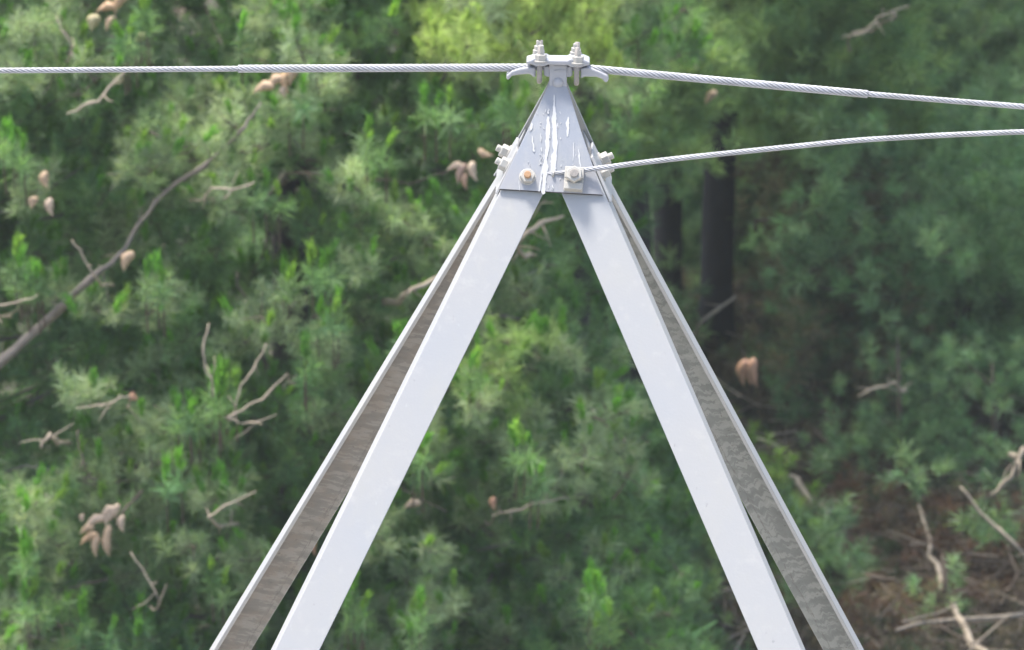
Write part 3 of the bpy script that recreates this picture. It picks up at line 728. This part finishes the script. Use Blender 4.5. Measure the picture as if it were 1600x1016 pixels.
twig(B_, [(204, 863, 3, dd-.5), (228, 900, 4, dd-.5), (250, 940, 3, dd-.5)])
twig(B_, [(326, 808, 7, dd-.5), (352, 790, 5, dd-.5), (400, 768, 3, dd-.5)])
twig(A_, [(64, 700, 7, dd-.5), (78, 678, 8, dd-.5)])
twig(A_, [(121, 672, 3, dd-.5), (123, 700, 4, dd-.5), (135, 728, 3, dd-.5)], m=M_TWIGD)
twig(A_, [(88, 25, 3, dd-.5), (95, 45, 4, dd-.5), (112, 72, 4, dd-.5)])
twig(A_, [(-10, 478, 4, dd-.5), (40, 468, 4, dd-.5), (60, 460, 2, dd-.5)])
twig(B_, [(636, 456, 13, 39.6), (662, 446, 11, 39.7), (700, 428, 9, 39.9), (740, 410, 7, 40.2)])
twig(Cc, [(806, 380, 9, 39.6), (826, 362, 13, 39.6), (852, 346, 10, 39.7), (880, 338, 5, 39.8)])
twig(Cc, [(822, 352, 3, 39.6), (838, 332, 3, 39.5), (853, 312, 2, 39.5)])
twig(Cc, [(770, 806, 4, 40), (800, 798, 7, 40), (840, 786, 5, 40), (890, 778, 3, 40.2)])
twig(B_, [(450, 270, 5, 40), (540, 276, 6, 40), (640, 288, 5, 40.2), (700, 270, 4, 40.3)], m=M_TWIGD)
twig(B_, [(560, 735, 4, 40), (620, 760, 4, 40), (700, 800, 3, 40)], m=M_TWIGD)
twig(T['f'].root, [(1030, 8, 9, 46), (1042, 24, 5, 46), (1062, 55, 4, 46), (1084, 92, 4, 46), (1090, 110, 3, 46)], m=M_TWIG)
twig(T['i'].root, [(1326, 58, 5, 48), (1348, 52, 8, 48), (1364, 38, 8, 48), (1370, 28, 6, 48), (1395, 18, 5, 48), (1420, 10, 4, 48.2)])
twig(T['i'].root, [(1386, 32, 6, 48), (1397, 28, 7, 48), (1398, 18, 5, 48)])
twig(T['e'].root, [(1060, 196, 8, 49), (1045, 214, 8, 49), (1030, 240, 5, 49)], m=M_TWIG)
twig(T['e'].root, [(1180, 345, 7, 51), (1270, 342, 8, 51), (1330, 350, 6, 51), (1375, 385, 5, 51)], m=M_TWIGD)
twig(T['e'].root, [(1255, 440, 4, 50), (1320, 462, 7, 50), (1400, 468, 4, 50)], m=M_TWIGD)
twig(T['e'].root, [(1090, 510, 6, 49.5), (1120, 485, 8, 49.5), (1150, 462, 5, 49.5)], m=M_TWIG)
twig(T['h'].root, [(1340, 620, 6, 47.5), (1375, 605, 9, 47.5), (1400, 598, 6, 47.5)], m=M_TWIG)
twig(T['h'].root, [(1600, 700, 10, 46), (1580, 745, 9, 46), (1548, 774, 8, 46)], m=M_TWIG)
twig(T['h'].root, [(1500, 760, 5, 45.8), (1530, 800, 8, 45.8), (1600, 866, 9, 45.8)], m=M_TWIG)

# pine cones
def cone_mesh(L, R, col, seed):
    r_ = np.random.default_rng(seed); m, n_ = 15, 12
    t = np.linspace(0, 1, m); rad = R*np.sin(np.pi*(t**.58))**.95*(1-.1*t)+.0008
    th = np.linspace(0, 2*np.pi, n_, endpoint=False)
    bumpy = 1+.34*np.cos(th[None, :]*5 + t[:, None]*16)*np.sin(np.pi*t)[:, None] + .05*r_.normal(size=(m, n_))
    rr = rad[:, None]*bumpy
    bend = .12*L*np.sin(np.pi*t)
    v = np.stack([rr*np.cos(th)[None, :]+bend[:, None], rr*np.sin(th)[None, :], np.repeat((-t*L)[:, None], n_, 1)], -1).reshape(-1, 3)
    i = np.arange(m-1)[:, None]*n_; j = np.arange(n_)[None, :]; j2 = (j+1) % n_
    q = np.stack([i+j, i+j2, i+n_+j2, i+n_+j], -1).reshape(-1, 4)
    c = np.array(col)[None, None, :]*np.clip(bumpy**2.2, .5, 1.5)[..., None]
    return v, q, c.reshape(-1, 3)
TAN = (.46, .32, .20); PINK = (.50, .40, .31); ORN = (.46, .28, .14); RED = (.30, .10, .05); MAU = (.22, .13, .13); GRNC = (.36, .38, .18)
def cone(tree, px, py, ang, Lpx, Rpx, col, dep=dd-.15, pitch=0.0):
    """ang: direction the tip points in the view plane, degrees from straight down, positive to the right"""
    k = dep/F; v, q, c = cone_mesh(Lpx*k*1.1, Rpx*k*.74, col, int(px*7+py))
    a = math.radians(ang); axd = -(math.cos(a)*-UP + math.sin(a)*RT + FW*pitch); axd = nrm(axd)      # +z of the cone (stalk)
    A = nrm(np.cross(axd, FW)); B = np.cross(axd, A)
    c0 = at(px, py, dep) + axd*Lpx*k*.5
    v = v[:, :1]*A + v[:, 1:2]*B + v[:, 2:]*axd + c0
    link('pine_cone', np_mesh('pine_cone', v, q, c, smooth=True), tree, M_CONE)
ca = T['a'].root; cb_ = T['b'].root; cc_ = T['c'].root
for px, py, an, L_, R_, col in [(171, 801, -60, 26, 10, PINK), (183, 797, -10, 20, 8, PINK), (174, 808, -35, 30, 9, PINK), (150, 816, -62, 34, 9, PINK), (137, 828, -60, 24, 7, TAN), (141, 842, -58, 32, 8, ORN), (152, 852, -5, 32, 8, TAN), (172, 838, 4, 38, 8, TAN), (169, 850, 8, 34, 7, TAN), (192, 817, 4, 26, 8, PINK), (129, 809, 0, 12, 5, PINK)]: cone(ca, px, py, an, L_, R_, col)
twig(ca, [(188, 802, 5, dd-.1), (205, 786, 6, dd), (222, 767, 7, dd)], m=M_TWIGD)
for px, py, an, L_, R_, col in [(414, 139, -70, 34, 10, TAN), (432, 128, -55, 30, 10, TAN), (448, 128, 10, 34, 9, ORN), (444, 143, 20, 18, 7, PINK), (459, 118, -20, 30, 10, TAN), (478, 132, -15, 16, 5, TAN)]: cone(cb_, px, py, an, L_, R_, col)
for px, py, an, L_, R_, col in [(190, 4, -30, 36, 11, ORN), (168, 14, -75, 30, 9, ORN), (174, 36, -30, 26, 8, TAN), (148, 35, -20, 26, 13, GRNC), (220, 60, -50, 24, 8, GRNC)]: cone(ca, px, py, an, L_, R_, col)
for px, py, an, L_, R_, col in [(72, 280, 10, 26, 10, TAN), (80, 322, 10, 28, 9, PINK), (53, 316, -20, 20, 9, TAN), (201, 407, -25, 32, 11, TAN), (209, 619, 60, 15, 7, (.5, .22, .12))]: cone(ca, px, py, an, L_, R_, col)
for px, py, an, L_, R_, col in [(712, 262, -70, 26, 7, PINK), (722, 270, -20, 32, 8, MAU), (741, 266, 15, 30, 9, PINK), (728, 282, 5, 24, 7, (.3, .16, .10)), (758, 238, 70, 24, 7, TAN)]: cone(cb_, px, py, an, L_, R_, col)
cone(cb_, 645, 790, -70, 28, 8, PINK, dep=39.8); cone(cb_, 492, 853, 5, 26, 7, (.5, .22, .12), dep=39.8); cone(cc_, 772, 786, 10, 20, 7, (.40, .14, .07), dep=39.8)
cone(T['e'].root, 1022, 236, 20, 34, 14, MAU, dep=48.5); cone(T['e'].root, 1112, 152, -40, 26, 8, TAN, dep=47); cone(T['e'].root, 1040, 240, -60, 26, 9, MAU, dep=48.6)

for k, t in T.items(): t.finish()

# ------------------------------------------------------------------ undergrowth on the right
def sapling(px, py, depth, hgt, rad, tone, label, n_=26, kinds='far', name='young_pine', yellow=False, group=None):
    c = at(px, py, depth); zb = float(gz(c[0], c[1])); root = empty(name, (c[0], c[1], zb), label, 'young tree', group)
    cr = Crown(); top = np.array([c[0], c[1], zb+hgt])
    b = MB(); b.tube([(c[0], c[1], zb-.05), (c[0]+.03, c[1], zb+hgt*.5), top], [.03, .02, .006], 7); b.build('trunk', M_TWIGD, root, smooth=True)
    for _ in range(n_):
        t_ = rng.uniform(.15, 1)
        a = rng.uniform(0, 2*math.pi); r_ = rad*(1.1-t_*.8)*rng.uniform(.3, 1)
        p = np.array([c[0]+math.cos(a)*r_, c[1]+math.sin(a)*r_, zb+hgt*t_])
        cr.twigs.append((np.array([c[0], c[1], p[2]-.1]), (p+np.array([c[0], c[1], p[2]-.12]))/2, p, .006))
        for k in range(10):
            q_ = p+rng.normal(size=3)*.09
            cr.add(kinds, q_, unit((q_-p)*3+np.array([math.cos(a)*.5, math.sin(a)*.5, .7])), rng.uniform(.45, .8), pick(tone))
    cr.build(root)
    return root
BR = [(.16, .27, .06), (.13, .24, .05), (.20, .28, .08)]
s1 = sapling(1192, 640, 46.5, .75, .14, BR, 'bright green young pine with rusty cones beside the right far leg of the mast', 26)
for px, an, L_ in ((1164, -5, 40), (1180, 8, 44), (1174, 0, 38)):
    cone(s1, px, 580, an, L_, 11, (.42, .17, .08), dep=46.1)
sapling(1475, 800, 46.6, .45, .10, C_MID, 'small light green sapling among the brown litter at lower right', 3)
sapling(1510, 430, 52, 1.2, .6, C_MID, 'bushy bluish young pine right of centre below the lower cable', 40)
sapling(1400, 590, 49, .9, .45, C_FAR, 'dark low young pine in front of the bare ground on the right', 20)
sapling(1300, 520, 50.5, 1.2, .5, C_FAR, 'thin shaded young pine right of the thick dark trunk', 30)
sapling(1545, 690, 49, .8, .5, C_MID, 'spreading green young pine close to the right edge', 16)
sapling(1010, 760, 45.2, 1.1, .4, C_LIT, 'young pine between the right near leg and the green pine', 40)
sapling(1290, 770, 46.8, .3, .12, C_FAR, 'small dark sapling beside the pale fallen branch', 12)

# fallen branches on the floor
def ground_at(px, py, up=.03):
    d = ray(px, py); t_ = -CP[2]/d[2]
    for _ in range(4):
        p = CP+d*t_; t_ += (float(gz(p[0], p[1]))+up-p[2])/d[2]
    return CP+d*t_
def fallen(pts, label, m=M_TWIG):
    P = [ground_at(p[0], p[1], .2) for p in pts]; W = [p[2]*np.dot(q_-CP, FW)/F/2 for p, q_ in zip(pts, P)]
    Q = []; R_ = []
    for k in range(len(P)-1):
        for i_ in range(3):
            t_ = i_/3; Q.append(P[k]*(1-t_)+P[k+1]*t_+rng.normal(size=3)*.012*(i_ > 0)); R_.append(W[k]*(1-t_)+W[k+1]*t_)
    Q.append(P[-1]); R_.append(W[-1]); b = MB(); b.tube(Q, R_, 8, .08); o = b.build('fallen_branch', m, None, smooth=True)
    return tag(o, label, 'branch', 'fallen branches on the forest floor')
fallen([(1236, 745, 9), (1255, 765, 9), (1285, 792, 8), (1310, 836, 4)], 'short pale fallen branch just right of the right far leg')
fallen([(1436, 790, 5), (1455, 850, 8), (1470, 905, 9), (1490, 945, 11), (1510, 985, 12), (1540, 1040, 12)], 'long pale fallen branch running down to the bottom edge at lower right')
fallen([(1180, 684, 6), (1218, 700, 7)], 'stubby pale stick touching the bright green young pine', M_TWIG)
fallen([(1250, 868, 6), (1330, 890, 8), (1400, 905, 6)], 'thin brown branch lying across the rusty litter', M_TWIGD)
fallen([(1400, 985, 5), (1500, 968, 7), (1600, 960, 7)], 'thin level branch near the bottom right corner', M_TWIG)
fallen([(1085, 920, 5), (1130, 926, 6), (1160, 922, 4)], 'pale stick seen between the two right legs low down')
# litter: twigs, leaves, rusty needle clumps (nobody could count it)
b = MB()
for _ in range(650):
    px = rng.uniform(950, 1750); py = rng.uniform(460, 1120); p = ground_at(px, py, rng.uniform(.04, .22))
    a = rng.uniform(0, math.pi); L_ = rng.uniform(.12, .7); d = np.array([math.cos(a), math.sin(a), rng.uniform(-.05, .25)])*L_
    mm = p+d*.5+rng.normal(size=3)*.03*L_*3; r_ = rng.uniform(.002, .0065)*(1 if rng.uniform() < .94 else 1.8)
    b.tube([p, mm, p+d], [r_, r_*.8, r_*.4], 5, mi=int(rng.uniform() < .28))
tag(b.build('twig_litter', [M_TWIGD, M_TWIG]), 'tangle of small dead twigs on the brown forest floor', 'twigs', kind='stuff')
cr = Crown()
SPOTS = [(1345, 810, 55), (1375, 890, 85), (1380, 975, 95), (1180, 960, 60), (1465, 425, 45), (1430, 830, 60), (1540, 900, 90), (1330, 750, 50), (1250, 900, 50)]
for _ in range(5200):
    px = rng.uniform(900, 1750); py = rng.uniform(440, 1130); p = ground_at(px, py, .03)
    near_r = min(math.hypot(px-x, (py-y)*1.3)/r for x, y, r in SPOTS)
    u_ = rng.uniform()
    if near_r < 1 and u_ < .5: col = np.array((.19, .105, .075))
    elif u_ < .60: col = np.array((.17, .135, .11))
    elif u_ < .72: col = np.array((.08, .13, .06))
    elif u_ < .86: col = np.array((.09, .065, .06))
    else: col = np.array((.24, .19, .14))
    p[2] += abs(rng.normal())*.10*(1 if near_r < 1.3 else .5)
    cr.add('far' if u_ < .8 else 'coarse', p, unit(rng.normal(size=3)*.8+np.array([0, 0, .4])), rng.uniform(.45, .95), col*rng.uniform(.35, 1.1))
lit = cr.build(None, 'leaf_litter'); tag(lit, 'rusty and brown dead needles covering the forest floor', 'litter', kind='stuff')

# ------------------------------------------------------------------ thin bright air over the valley
hm = bpy.data.materials.new('haze_air'); hm.use_nodes = True; t = hm.node_tree
t.nodes.remove(t.nodes['Principled BSDF']); pv = N(t, 'ShaderNodeVolumePrincipled')
pv.inputs['Color'].default_value = (.86, .92, .90, 1); pv.inputs['Density'].default_value = .00065; pv.inputs['Anisotropy'].default_value = .2
t.links.new(pv.outputs[0], t.nodes['Material Output'].inputs['Volume'])
b = MB(); b.box((0, 235, 24), (900, 0, 0), (0, 760, 0), (0, 0, 52)); hz = b.build('haze', hm); tag(hz, 'thin pale haze in the air between the mast and the wood', 'haze', kind='stuff')
